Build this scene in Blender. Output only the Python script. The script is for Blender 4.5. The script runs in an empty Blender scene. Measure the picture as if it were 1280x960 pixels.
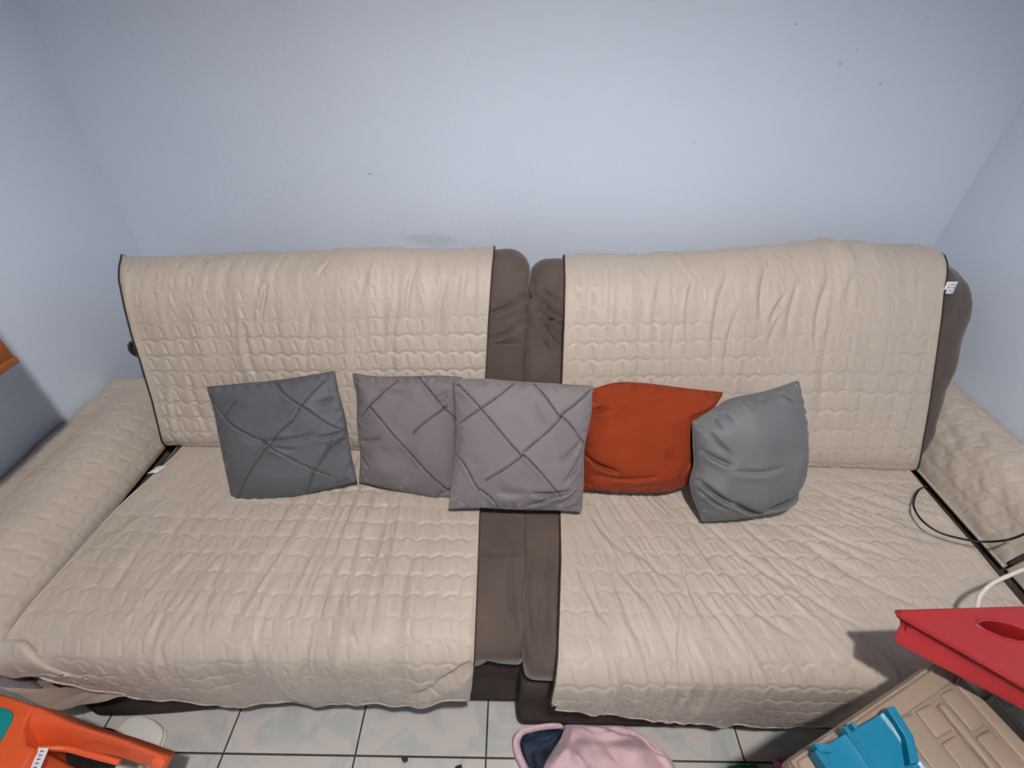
import bpy, math, random
import numpy as np
random.seed(4)
SC = bpy.context.scene
COL = SC.collection
H = 1.5
# ---------------------------------------------------------------- camera frame (measured from the vanishing points)
_d = np.array([-27, -733, -577.]); _d /= np.linalg.norm(_d)
_y = np.array([5, 455, -577.]); UP = -_d; _y -= _y.dot(UP) * UP; _y /= np.linalg.norm(_y); _x = np.cross(_y, UP)
R = np.array([_x, _y, UP])
def ray(px, py): return R @ np.array([px - 640, 480 - py, -577.])
def at(px, py, z):
    r = ray(px, py); s = (z - H) / r[2]; return r * s + np.array([0, 0, H])
def aty(px, py, Y):
    r = ray(px, py); s = Y / r[1]; return r * s + np.array([0, 0, H])
def atx(px, py, X):
    r = ray(px, py); s = X / r[0]; return r * s + np.array([0, 0, H])
def atplane(px, py, p0, n):
    r = ray(px, py); o = np.array([0, 0, H]); s = np.dot(np.asarray(p0) - o, n) / np.dot(r, n); return o + r * s
def proj(P):
    Q = (np.asarray(P) - np.array([0, 0, H])) @ R
    return 640 + 577 * Q[..., 0] / -Q[..., 2], 480 - 577 * Q[..., 1] / -Q[..., 2]

# ---------------------------------------------------------------- noise
def vnoise(x, y, seed=0):
    x = np.asarray(x, float); y = np.asarray(y, float)
    rs = np.random.RandomState(seed); G = rs.rand(128, 128)
    xi = np.floor(x).astype(int); yi = np.floor(y).astype(int); fx = x - xi; fy = y - yi
    fx = fx * fx * fx * (fx * (fx * 6 - 15) + 10); fy = fy * fy * fy * (fy * (fy * 6 - 15) + 10)
    g = lambda a, b: G[a % 128, b % 128]
    return ((g(xi, yi) * (1 - fx) + g(xi + 1, yi) * fx) * (1 - fy) + (g(xi, yi + 1) * (1 - fx) + g(xi + 1, yi + 1) * fx) * fy) * 2 - 1
def fbm(x, y, seed=0, o=3):
    s = 0; a = 1
    for k in range(o):
        s = s + a * vnoise(x * 2 ** k, y * 2 ** k, seed + k); a *= .5
    return s
def sstep(a, b, x):
    t = np.clip((x - a) / (b - a), 0, 1); return t * t * (3 - 2 * t)
def segs(px, py, L):
    """sum of soft creases; L = (x0,y0,x1,y1,width,depth); tapering at both ends"""
    h = np.zeros_like(px)
    for (x0, y0, x1, y1, w, dp) in L:
        dx, dy = x1 - x0, y1 - y0; l2 = dx * dx + dy * dy
        t = ((px - x0) * dx + (py - y0) * dy) / l2; tc = np.clip(t, 0, 1)
        l = math.sqrt(l2)
        bow = 0.05 * l * np.sin(tc * math.pi)
        q = ((px - x0) * -dy + (py - y0) * dx) / l - bow
        over = np.maximum(np.maximum(-t, t - 1), 0) * l
        env = np.sqrt(np.clip(np.sin(np.clip(tc, 0.02, .98) * math.pi), 0, 1))
        h += dp * env * np.exp(-(q / w) ** 2 - (over / w) ** 2)
        h -= .45 * dp * env * np.exp(-((q - 2.1 * w) / (1.6 * w)) ** 2 - (over / w) ** 2)
    return h

# ---------------------------------------------------------------- materials
def mat(name, col, rough=.6, spec=.4, vary=0, vscale=6, bump=0, bscale=300, metal=0, sheen=0, trans=0, col2=None, coat=0, alpha=1):
    m = bpy.data.materials.new(name); m.use_nodes = True
    nt = m.node_tree; b = nt.nodes['Principled BSDF']
    lin = lambda c: tuple(((v / 255) / 12.92 if v / 255 <= .04045 else ((v / 255 + .055) / 1.055) ** 2.4) for v in c) + (1,)
    b.inputs['Base Color'].default_value = lin(col)
    b.inputs['Roughness'].default_value = rough; b.inputs['Specular IOR Level'].default_value = spec
    b.inputs['Metallic'].default_value = metal
    if sheen: b.inputs['Sheen Weight'].default_value = sheen; b.inputs['Sheen Roughness'].default_value = .4
    if trans: b.inputs['Transmission Weight'].default_value = trans
    if coat: b.inputs['Coat Weight'].default_value = coat; b.inputs['Coat Roughness'].default_value = .2
    tc = nt.nodes.new('ShaderNodeTexCoord')
    if vary or col2:
        n = nt.nodes.new('ShaderNodeTexNoise'); n.inputs['Scale'].default_value = vscale; n.inputs['Detail'].default_value = 4
        nt.links.new(tc.outputs['Object'], n.inputs['Vector'])
        r = nt.nodes.new('ShaderNodeValToRGB'); a = lin(col)
        c2 = lin(col2) if col2 else tuple(v * (1 - vary) for v in a[:3]) + (1,)
        r.color_ramp.elements[0].position = .35; r.color_ramp.elements[1].position = .65
        r.color_ramp.elements[0].color = c2; r.color_ramp.elements[1].color = a
        nt.links.new(n.outputs['Fac'], r.inputs['Fac']); nt.links.new(r.outputs['Color'], b.inputs['Base Color'])
    if bump:
        n = nt.nodes.new('ShaderNodeTexNoise'); n.inputs['Scale'].default_value = bscale; n.inputs['Detail'].default_value = 3
        nt.links.new(tc.outputs['Object'], n.inputs['Vector'])
        bp = nt.nodes.new('ShaderNodeBump'); bp.inputs['Strength'].default_value = bump; bp.inputs['Distance'].default_value = .003
        nt.links.new(n.outputs['Fac'], bp.inputs['Height']); nt.links.new(bp.outputs['Normal'], b.inputs['Normal'])
    return m
M = {}
M['wall'] = mat('pale_blue_paint', (214, 224, 238), .75, .2, vary=.04, vscale=1.5, bump=.35, bscale=45)
M['ceil'] = mat('ceiling_paint', (180, 184, 188), .9, .1)
M['wall_front'] = mat('dim_room_paint', (150, 155, 165), .8, .2)
M['quilt'] = mat('quilted_microfibre', (188, 175, 161), .5, .4, vary=.06, vscale=3, bump=.12, bscale=500, sheen=.15)
M['binding'] = mat('brown_binding', (62, 52, 48), .8, .2)
M['suede'] = mat('brown_suede', (86, 75, 69), .85, .15, vary=.22, vscale=9, bump=.15, bscale=250, sheen=.35)
M['suede_base'] = mat('dark_brown_base', (66, 57, 54), .9, .1, vary=.15, vscale=9, bump=.15, bscale=250)  # base set to a darker brown than the suede
M['grey_blue'] = mat('slate_grey_satin', (86, 89, 93), .62, .3, vary=.05, bump=.08, bscale=600, sheen=.1)
M['grey_warm'] = mat('warm_grey_satin', (110, 103, 105), .62, .3, vary=.05, bump=.08, bscale=600, sheen=.1)
M['grey_light'] = mat('light_grey_satin', (118, 112, 114), .62, .3, vary=.05, bump=.08, bscale=600, sheen=.1)
M['grey_plain'] = mat('plain_grey_satin', (104, 106, 108), .56, .35, vary=.05, bump=.05, bscale=600, sheen=.1)
M['rust'] = mat('rust_orange_cloth', (130, 49, 22), .85, .15, vary=.08, bump=.15, bscale=500, sheen=.1)
M['seam_shade_grey'] = mat('seam_with_painted_shade', (58, 57, 60), .7, .2)  # dark stitch line with the shade of the pleat fold painted into it
M['red'] = mat('red_plastic', (146, 33, 35), .38, .45, vary=.06, vscale=10)
M['orange'] = mat('orange_plastic', (214, 88, 44), .4, .45)
M['teal'] = mat('teal_plastic', (10, 130, 128), .4, .45)
M['cyan'] = mat('cyan_plastic', (12, 104, 134), .35, .45)
M['taupe'] = mat('taupe_plastic', (140, 123, 108), .5, .4, vary=.06, vscale=8)
M['clear'] = mat('clear_plastic', (220, 222, 215), .12, .6, trans=.85)
M['white'] = mat('white_plastic', (226, 223, 215), .4, .4)
M['wood'] = mat('orange_wood', (140, 78, 34), .4, .45, vary=.35, vscale=14)
M['black'] = mat('black_rubber', (18, 17, 16), .5, .4)
M['gloss'] = mat('gloss_black', (8, 12, 12), .08, .8)
M['whitecord'] = mat('white_cord', (215, 210, 200), .5, .4)
M['tag'] = mat('white_label', (225, 225, 228), .7, .2)
M['ink'] = mat('grey_ink', (120, 120, 135), .7, .2)
M['pink'] = mat('pink_fleece', (226, 194, 199), .9, .15, vary=.08, bump=.25, bscale=300, sheen=.3)
M['navy'] = mat('navy_lining', (52, 64, 84), .85, .2, col2=(24, 30, 44), vscale=30, bump=.3, bscale=200)
M['green'] = mat('green_plastic', (22, 120, 78), .5, .4)
M['magenta'] = mat('pink_plastic', (215, 120, 180), .5, .4)
M['lampshade'] = mat('lamp_metal', (210, 208, 200), .6, .3)

def tile_mat():
    m = bpy.data.materials.new('marbled_floor_tile'); m.use_nodes = True; nt = m.node_tree; b = nt.nodes['Principled BSDF']
    N = nt.nodes.new; L = nt.links.new
    tc = N('ShaderNodeTexCoord'); mp = N('ShaderNodeMapping')
    T = .3373
    mp.inputs['Location'].default_value = (.0262 + T * 8, -.3398 + T * 8, 0)
    L(tc.outputs['Object'], mp.inputs['Vector'])
    br = N('ShaderNodeTexBrick'); br.offset = 0; br.squash = 1
    br.inputs['Scale'].default_value = 1; br.inputs['Brick Width'].default_value = T; br.inputs['Row Height'].default_value = T
    br.inputs['Mortar Size'].default_value = .0026; br.inputs['Mortar Smooth'].default_value = .15; br.inputs['Bias'].default_value = 0
    br.inputs['Color1'].default_value = (.56, .545, .525, 1); br.inputs['Color2'].default_value = (.53, .525, .51, 1)
    br.inputs['Mortar'].default_value = (.045, .038, .032, 1)
    L(mp.outputs['Vector'], br.inputs['Vector'])
    n = N('ShaderNodeTexNoise'); n.inputs['Scale'].default_value = 7; n.inputs['Detail'].default_value = 6; n.inputs['Distortion'].default_value = 1.6
    L(tc.outputs['Object'], n.inputs['Vector'])
    r = N('ShaderNodeValToRGB'); e = r.color_ramp.elements
    e[0].position = .3; e[0].color = (.80, .83, .80, 1); e[1].position = .7; e[1].color = (1.1, 1.0, .98, 1)
    k = e.new(.45); k.color = (.92, .96, .95, 1); k = e.new(.52); k.color = (1.08, 1.03, .98, 1)
    L(n.outputs['Fac'], r.inputs['Fac'])
    mx = N('ShaderNodeMix'); mx.data_type = 'RGBA'; mx.blend_type = 'MULTIPLY'; mx.inputs['Factor'].default_value = 1
    L(br.outputs['Color'], mx.inputs['A']); L(r.outputs['Color'], mx.inputs['B']); L(mx.outputs['Result'], b.inputs['Base Color'])
    rr = N('ShaderNodeMapRange'); rr.inputs['To Min'].default_value = .28; rr.inputs['To Max'].default_value = .9
    L(br.outputs['Fac'], rr.inputs['Value']); L(rr.outputs['Result'], b.inputs['Roughness'])
    bp = N('ShaderNodeBump'); bp.inputs['Strength'].default_value = .6; bp.inputs['Distance'].default_value = .002; bp.invert = True
    L(br.outputs['Fac'], bp.inputs['Height']); L(bp.outputs['Normal'], b.inputs['Normal'])
    return m
M['tile'] = tile_mat()

# ---------------------------------------------------------------- object helpers
def tag(o, label=None, cat=None, group=None, kind=None):
    if label: o['label'] = label
    if cat: o['category'] = cat
    if group: o['group'] = group
    if kind: o['kind'] = kind
    return o
def empty(name, loc, label, cat, group=None):
    o = bpy.data.objects.new(name, None); COL.objects.link(o); o.location = loc; o.empty_display_size = .05
    return tag(o, label, cat, group)
def mesh(name, V, F, m, parent=None, smooth=True):
    V = np.asarray(V, float)
    if parent is not None:
        off = np.zeros(3); p = parent
        while p is not None: off += np.array(p.location); p = p.parent
        V = V - off
    me = bpy.data.meshes.new(name); me.from_pydata([tuple(v) for v in V.tolist()], [], F)
    me.materials.append(M[m]); 
    if smooth: me.polygons.foreach_set('use_smooth', [True] * len(me.polygons))
    me.update()
    o = bpy.data.objects.new(name, me); COL.objects.link(o); o.parent = parent
    return o
def gridfaces(n, m, wrap=False, off=0, flip=False):
    i, j = np.meshgrid(np.arange(n - 1), np.arange(m if wrap else m - 1), indexing='ij')
    i = i.ravel(); j = j.ravel(); j2 = (j + 1) % m
    F = np.stack([i * m + j, (i + 1) * m + j, (i + 1) * m + j2, i * m + j2], 1) + off
    return (F[:, ::-1] if flip else F).tolist()
def cr(P, n=None, closed=False, step=None):
    """Catmull-Rom through points, resampled evenly"""
    P = np.asarray(P, float)
    K = len(P)
    if closed: Q = np.vstack([P[-1], P, P[0], P[1]]); S = K
    else: Q = np.vstack([2 * P[0] - P[1], P, 2 * P[-1] - P[-2]]); S = K - 1
    out = []
    for k in range(S):
        p0, p1, p2, p3 = Q[k:k + 4]
        d1 = max(np.linalg.norm(p1 - p0), 1e-9) ** .5; d2 = max(np.linalg.norm(p2 - p1), 1e-9) ** .5; d3 = max(np.linalg.norm(p3 - p2), 1e-9) ** .5
        m1 = (p1 - p0) / d1 - (p2 - p0) / (d1 + d2) + (p2 - p1) / d2; m2 = (p2 - p1) / d2 - (p3 - p1) / (d2 + d3) + (p3 - p2) / d3
        m1 *= d2; m2 *= d2
        t = np.linspace(0, 1, 24, endpoint=False)[:, None]
        out.append((2 * t**3 - 3 * t**2 + 1) * p1 + (t**3 - 2 * t**2 + t) * m1 + (-2 * t**3 + 3 * t**2) * p2 + (t**3 - t**2) * m2)
    C = np.vstack(out + ([P[:1]] if closed else [P[-1:]]))
    L = np.r_[0, np.cumsum(np.linalg.norm(np.diff(C, axis=0), axis=1))]
    if step: n = int(L[-1] / step) + 1
    s = np.linspace(0, L[-1], n + 1 if closed else n)
    if closed: s = s[:-1]
    return np.stack([np.interp(s, L, C[:, k]) for k in range(P.shape[1])], 1)
def loft(name, prof, a0, a1, r, m, parent=None, axis='x', n=90, warp=None, step=.02, disp=None):
    """closed 2-D profile swept along an axis, ends rounded over radius r"""
    C = cr(prof, n=n, closed=True); c = (C.max(0) + C.min(0)) / 2; hw = (C.max(0) - C.min(0)) / 2
    th = np.linspace(0, math.pi / 2, 8)
    A = [(a0 + r * (1 - math.sin(t)), r * (1 - math.cos(t))) for t in th[::-1]]
    A = [(a0 + r * (1 - math.sin(t)), r * (1 - math.cos(math.pi / 2 - t) if 0 else r * (1 - math.cos(t)))) for t in []] or A
    ends0 = [(a0 + r * (1 - math.cos(t)), r * (1 - math.sin(t))) for t in th]
    mid = [(a, 0) for a in np.linspace(a0 + r, a1 - r, max(2, int((a1 - a0 - 2 * r) / step)))][1:-1]
    ends1 = [(a1 - r * (1 - math.cos(t)), r * (1 - math.sin(t))) for t in th[::-1]]
    rings = []
    for a, ins in ends0 + mid + ends1:
        f = np.maximum(1 - ins / hw, .02)
        Q = c + (C - c) * f
        if axis == 'x': rings.append(np.stack([np.full(len(Q), a), Q[:, 0], Q[:, 1]], 1))
        else: rings.append(np.stack([Q[:, 0], np.full(len(Q), a), Q[:, 1]], 1))
    V = np.array(rings)
    if disp is not None:
        nrm = normals(V, True); V = V + nrm * disp(V)[..., None]
    N_, K = V.shape[:2]; V = V.reshape(-1, 3)
    if warp: V = warp(V)
    F = gridfaces(N_, K, True, flip=(axis != 'x'))
    F.append(list(range(K))); F.append([(N_ - 1) * K + k for k in range(K)][::-1])
    o = mesh(name, V, F, m, parent)
    fixn(o); return o
def fixn(o):
    import bmesh
    b = bmesh.new(); b.from_mesh(o.data); bmesh.ops.recalc_face_normals(b, faces=b.faces); b.to_mesh(o.data); b.free()
def normals(P, wrap=False):
    du = np.gradient(P, axis=0)
    dv = (np.roll(P, -1, 1) - np.roll(P, 1, 1)) / 2 if wrap else np.gradient(P, axis=1)
    n = np.cross(du, dv); l = np.linalg.norm(n, axis=-1, keepdims=True); n = n / np.maximum(l, 1e-12)
    if wrap:
        c = P.mean(1, keepdims=True)
        if ((P - c) * n).sum() < 0: n = -n
    return n
def sheet(name, P, m, parent=None, th=.004, face_to=(0, 0, 3)):
    """open grid P (n,k,3) given a real thickness away from the viewer side"""
    n = normals(P)
    if ((np.array(face_to) - P) * n).sum() < 0: n = -n; flip = True
    else: flip = False
    Bk = P - n * th
    a, b = P.shape[:2]
    V = np.vstack([P.reshape(-1, 3), Bk.reshape(-1, 3)])
    F = gridfaces(a, b, flip=flip) + gridfaces(a, b, off=a * b, flip=not flip)
    per = [(i, 0) for i in range(a)] + [(a - 1, j) for j in range(1, b)] + [(i, b - 1) for i in range(a - 2, -1, -1)] + [(0, j) for j in range(b - 2, 0, -1)]
    ids = [i * b + j for i, j in per]
    for k in range(len(ids)):
        p, q = ids[k], ids[(k + 1) % len(ids)]
        F.append([p, q, q + a * b, p + a * b] if flip else [q, p, p + a * b, q + a * b])
    return mesh(name, V, F, m, parent)
def tube(name, pts, r, m, parent=None, sides=8, step=.006, taper=None):
    C = cr(pts, step=step) if len(pts) > 2 else np.linspace(pts[0], pts[1], 8)
    T = np.gradient(C, axis=0); T /= np.linalg.norm(T, axis=1, keepdims=True)
    up = np.array([0.13, .21, 1.0]); rings = []
    a = np.cross(T[0], up); a /= np.linalg.norm(a)
    for k in range(len(C)):
        a = a - T[k] * a.dot(T[k]); a /= np.linalg.norm(a); b = np.cross(T[k], a)
        rr = r if taper is None else r * taper(k / (len(C) - 1))
        rings.append([C[k] + rr * (a * math.cos(q) + b * math.sin(q)) for q in np.linspace(0, 2 * math.pi, sides, endpoint=False)])
    V = np.array(rings).reshape(-1, 3); F = gridfaces(len(C), sides, True)
    F.append(list(range(sides))[::-1]); F.append([(len(C) - 1) * sides + k for k in range(sides)])
    o = mesh(name, V, F, m, parent); fixn(o); return o
def prism(name, poly, z0, z1, m, parent=None, bevel=.006, top=None, bot=None, seg=3):
    """polygon extruded; top/bot: lists of z per vertex"""
    import bmesh
    b = bmesh.new(); n = len(poly)
    vt = [b.verts.new((p[0], p[1], (top[i] if top else z1))) for i, p in enumerate(poly)]
    vb = [b.verts.new((p[0], p[1], (bot[i] if bot else z0))) for i, p in enumerate(poly)]
    b.faces.new(vt); b.faces.new(vb[::-1])
    for i in range(n): b.faces.new((vt[(i + 1) % n], vt[i], vb[i], vb[(i + 1) % n]))
    bmesh.ops.recalc_face_normals(b, faces=b.faces)
    if bevel: bmesh.ops.bevel(b, geom=list(b.edges), offset=bevel, segments=seg, profile=.5, affect='EDGES', clamp_overlap=True)
    if parent is not None:
        off = np.zeros(3); p = parent
        while p is not None: off += np.array(p.location); p = p.parent
        for v in b.verts: v.co.x -= off[0]; v.co.y -= off[1]; v.co.z -= off[2]
    me = bpy.data.meshes.new(name); b.to_mesh(me); b.free(); me.materials.append(M[m])
    for p_ in me.polygons: p_.use_smooth = True
    o = bpy.data.objects.new(name, me); COL.objects.link(o); o.parent = parent
    try: me.set_sharp_from_angle(angle=math.radians(35))
    except Exception: pass
    return o
def box(name, lo, hi, m, parent=None, bevel=.004):
    return prism(name, [(lo[0], lo[1]), (hi[0], lo[1]), (hi[0], hi[1]), (lo[0], hi[1])], lo[2], hi[2], m, parent, bevel)

# ---------------------------------------------------------------- room
XL, XR, YB, YF, ZC = -1.333, 1.502, 1.6, -2.3, 2.6
def st(o, **k): return tag(o, kind='structure')
st(box('floor', (XL - .1, YF - .1, -.1), (XR + .1, YB + .1, 0), 'tile', bevel=0))
st(box('ceiling', (XL - .1, YF - .1, ZC), (XR + .1, YB + .1, ZC + .1), 'ceil', bevel=0))
st(box('wall_back', (XL - .1, YB, 0), (XR + .1, YB + .1, ZC), 'wall', bevel=0))
st(box('wall_left', (XL - .1, YF, 0), (XL, YB, ZC), 'wall', bevel=0))
st(box('wall_right', (XR, YF, 0), (XR + .1, YB, ZC), 'wall', bevel=0))
st(box('wall_front', (XL - .1, YF - .1, 0), (XR + .1, YF, ZC), 'wall_front', bevel=0))

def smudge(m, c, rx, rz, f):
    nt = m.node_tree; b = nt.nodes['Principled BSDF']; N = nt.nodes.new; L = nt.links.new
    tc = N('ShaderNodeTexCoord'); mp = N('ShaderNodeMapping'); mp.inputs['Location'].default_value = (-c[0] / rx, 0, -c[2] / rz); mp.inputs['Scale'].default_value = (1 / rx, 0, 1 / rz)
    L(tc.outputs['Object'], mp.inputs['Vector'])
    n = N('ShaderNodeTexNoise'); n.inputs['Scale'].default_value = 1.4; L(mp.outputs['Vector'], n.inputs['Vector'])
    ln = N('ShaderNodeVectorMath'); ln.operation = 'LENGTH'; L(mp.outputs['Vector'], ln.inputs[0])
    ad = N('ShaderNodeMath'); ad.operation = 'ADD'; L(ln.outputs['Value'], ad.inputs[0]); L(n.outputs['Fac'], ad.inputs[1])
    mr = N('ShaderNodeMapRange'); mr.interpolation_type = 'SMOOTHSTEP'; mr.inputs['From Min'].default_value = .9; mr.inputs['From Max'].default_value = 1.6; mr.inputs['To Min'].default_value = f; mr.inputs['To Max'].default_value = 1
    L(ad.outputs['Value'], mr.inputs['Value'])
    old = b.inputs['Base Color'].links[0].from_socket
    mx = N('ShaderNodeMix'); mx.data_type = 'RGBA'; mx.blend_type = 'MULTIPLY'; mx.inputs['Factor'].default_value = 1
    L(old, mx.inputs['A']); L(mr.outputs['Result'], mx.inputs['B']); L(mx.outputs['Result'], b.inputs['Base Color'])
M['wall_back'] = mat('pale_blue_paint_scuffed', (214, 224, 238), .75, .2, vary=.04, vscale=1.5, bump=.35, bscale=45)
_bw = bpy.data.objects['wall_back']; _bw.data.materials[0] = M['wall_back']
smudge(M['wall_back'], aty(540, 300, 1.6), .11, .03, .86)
def fleck(px, py, r):
    c = aty(px, py, 1.6); return c, r
# small plaster chips and nail holes in the back wall, part of its surface
_fl = [(1160, 22, .003), (1071, 62, .003), (1050, 80, .004), (463, 217, .005), (428, 251, .003), (682, 205, .003), (868, 178, .003), (995, 29, .004), (1100, 105, .004), (870, 232, .003)]
_V = []; _F = []
for _x, _yp, _r in _fl:
    c_ = aty(_x, _yp, 1.6); b0 = len(_V)
    _V += [(c_[0] + _r * (1 + .4 * math.sin(3 * t + _x)) * math.cos(t), 1.5985, c_[2] + .7 * _r * math.sin(t)) for t in np.linspace(0, 2 * math.pi, 9, endpoint=False)] + [(c_[0], 1.5975, c_[2])]
    _F += [[b0 + q, b0 + (q + 1) % 9, b0 + 9] for q in range(9)] + [[b0 + q for q in range(9)][::-1]]
_ch = mesh('plaster_flecks', _V, _F, 'wall', bpy.data.objects['wall_back']); fixn(_ch) if False else None

# ---------------------------------------------------------------- sofa sections
LS = dict(x0=-1.055, x1=.067, dy=0.0)
RS = dict(x0=.053, x1=1.275, dy=-.03)
def warpL(V):
    V = V.copy(); w = np.clip((V[:, 2] - .44) / .52, 0, 1.1)
    V[:, 1] += w * np.interp(V[:, 0], [-1.06, -.05], [-.085, .015]); V[:, 2] += w * np.interp(V[:, 0], [-1.06, -.5, .05], [-.022, -.006, .0])
    return V
def warpR(V):
    V = V.copy(); w = np.clip((V[:, 2] - .44) / .52, 0, 1.1)
    V[:, 0] += .13 * w * sstep(.95, 1.3, V[:, 0])
    V[:, 1] += w * np.interp(V[:, 0], [.06, 1.3], [.02, .10])
    V[:, 2] += w * np.interp(V[:, 0], [.06, .16, .5, .8, .98, 1.1, 1.3], [-.02, -.015, .0, .025, .042, .03, .025]) - .06 * w * sstep(1.26, 1.42, V[:, 0])
    return V
def back_prof(dy): return [(1.04 + dy, .42), (1.005 + dy, .45), (1.0 + dy, .5), (1.035 + dy, .58), (1.085 + dy, .69), (1.135 + dy, .80), (1.18 + dy, .89), (1.225 + dy, .940), (1.28 + dy, .959), (1.335 + dy, .944), (1.37 + dy, .88), (1.385 + dy, .75), (1.37 + dy, .6), (1.3 + dy, .42)]
def seat_prof(dy): return [(1.06 + dy, .42), (.8 + dy, .422), (.56 + dy, .42), (.475 + dy, .412), (.437 + dy, .385), (.432 + dy, .345), (.445 + dy, .315), (.5 + dy, .305), (1.06 + dy, .305)]
def suede_d(V):
    px, py = proj(V)
    h = .0028 * fbm(V[..., 0] * 14, V[..., 2] * 10 + V[..., 1] * 8, 3)
    CR = [(612, 396, 668, 368, 2.6, -.012), (612, 426, 658, 404, 2.2, -.009), (612, 432, 650, 430, 2, -.004), (655, 388, 668, 345, 2.5, -.006),
          (640, 350, 655, 334, 3, -.005), (672, 356, 702, 378, 2, -.009), (671, 370, 702, 398, 2.2, -.011), (671, 380, 702, 408, 2, -.008), (671, 385, 698, 432, 2.2, -.011), (684, 400, 702, 398, 1.6, -.006),
          (670, 410, 690, 440, 2, -.005), (600, 828, 652, 838, 3, -.006), (604, 690, 650, 690, 3, -.004), (640, 690, 645, 790, 3, -.005), (662, 700, 668, 820, 3, -.004), (690, 690, 688, 830, 3, -.004)]
    return h + 1.9 * segs(px, py, CR)
def section(S, warp, side, label):
    x0, x1, dy = S['x0'], S['x1'], S['dy']
    e = empty('sofa_section', ((x0 + x1) / 2, .9 + dy, 0), label, 'sofa')
    if side < 0:
        loft('base', [(.465 + dy, .05), (.465 + dy, .16), (.468 + dy, .28), (.7, .285), (1.31, .28), (1.32, .16), (1.31, .05), (.8, .03)], x0, x1, .015, 'suede_base', e, warp=lambda V: V + np.stack([0 * V[:, 0], -.05 * sstep(-.35, -1.06, V[:, 0]) * sstep(.8, .6, V[:, 1]), -.03 * sstep(.15, .05, V[:, 2])], 1))
    else:
        loft('base', [(.44 + dy, .04), (.438 + dy, .16), (.445 + dy, .28), (.7, .285), (1.29, .28), (1.3, .16), (1.29, .04), (.8, .03)], x0, x1, .02, 'suede_base', e)
    loft('seat_cushion', seat_prof(dy), x0 + (.028 if side < 0 else .0), x1 - (.0 if side < 0 else .028), .028, 'suede', e, n=260, step=.006, disp=suede_d)
    loft('backrest', back_prof(dy), x0 + (.01 if side < 0 else .004), x1 - (.002 if side < 0 else -.02), .065 if side < 0 else .05, 'suede', e, n=420, warp=(lambda V: warp(V) + np.stack([0 * V[:, 0], 0 * V[:, 0], (.014 * sstep(-.062, -.038, V[:, 0]) if side < 0 else .009 * sstep(.2, .13, V[:, 0])) * sstep(.8, .95, V[:, 2])], 1)), step=.005, disp=suede_d)
    for fx in (x0 + .08, x1 - .08):
        for fy in (.52 + dy, 1.25):
            prism('foot', [(fx + .022 * math.cos(a), fy + .022 * math.sin(a)) for a in np.linspace(0, 2 * math.pi, 14, endpoint=False)], 0, .05, 'black', e, bevel=.002)
    return e
secL = section(LS, warpL, -1, 'brown suede sofa section under the quilted cover, beside the left wall with its arm')
secR = section(RS, warpR, 1, 'brown suede sofa section under the quilted cover, beside the right wall under the white tag')
# armrests (profile in X,z swept along Y)
loft('armrest', [(-1.082, .06), (-1.080, .38), (-1.09, .44), (-1.13, .492), (-1.19, .515), (-1.25, .51), (-1.305, .495), (-1.315, .3), (-1.305, .07), (-1.2, .05)], .408, 1.235, .03, 'suede', secL, axis='y', n=80)
loft('armrest', [(1.302, .05), (1.302, .36), (1.315, .44), (1.345, .52), (1.39, .575), (1.435, .592), (1.475, .58), (1.487, .5), (1.488, .3), (1.48, .07), (1.4, .05)], .40, 1.36, .03, 'suede', secR, axis='y', n=80)
# unidentified glossy black object, modelled as a knob, on the outer side of the left backrest
kp = aty(170, 436, 1.17)
def ellipsoid(name, c, r, m, parent=None, nu=24, nv=16, f=None):
    u = np.linspace(0, math.pi, nv); v = np.linspace(0, 2 * math.pi, nu, endpoint=False)
    U, W = np.meshgrid(u, v, indexing='ij')
    P = np.stack([np.sin(U) * np.cos(W) * r[0], np.sin(U) * np.sin(W) * r[1], np.cos(U) * r[2]], -1)
    if f is not None: P = P * f(U, W)[..., None]
    P = P + np.array(c)
    o = mesh(name, P.reshape(-1, 3), gridfaces(nv, nu, True), m, parent); fixn(o); return o
kn = ellipsoid('dark_glossy_knob', kp, (.019, .02, .028), 'gloss', secL)
tube('knob_stem', [kp + np.array([0, 0, -.02]), kp + np.array([.012, 0, -.05]), kp + np.array([.035, .02, -.085])], .008, 'gloss', kn)

# ---------------------------------------------------------------- quilted covers
def quilt(a, t, strength):
    """a: metres across, t: metres along the drop; scalloped rows with a slanting tick in each cell"""
    PW, PH = .044, .050
    a = a + .003 * fbm(a * 7, t * 7, 51, 2); t = t + .004 * fbm(a * 4 + 9, t * 5, 52, 2)
    ph = a / PW
    w = .0050 * (np.abs(np.sin(math.pi * ph)) ** .8 * 2 - 1.1)
    q = (t + w) / PH; row = np.round(q); dq = np.abs(q - row) * PH
    line = np.exp(-(dq / .0028) ** 2) + .5 * np.exp(-(dq / .009) ** 2)
    cx = (ph + .5 - np.round(ph + .5)) * PW ; cy = (q - .5 - np.round(q - .5)) * PH
    th = .5 ; u = cx * math.cos(th) - cy * math.sin(th) * 1; v = cx * math.sin(th) + cy * math.cos(th)
    u = u + .0035 * np.sin(v / .010)
    tick = np.exp(-(u / .0030) ** 2) * sstep(.018, .011, np.abs(v))
    return strength[0] * -.0034 * line + strength[1] * -.0050 * tick
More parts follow.
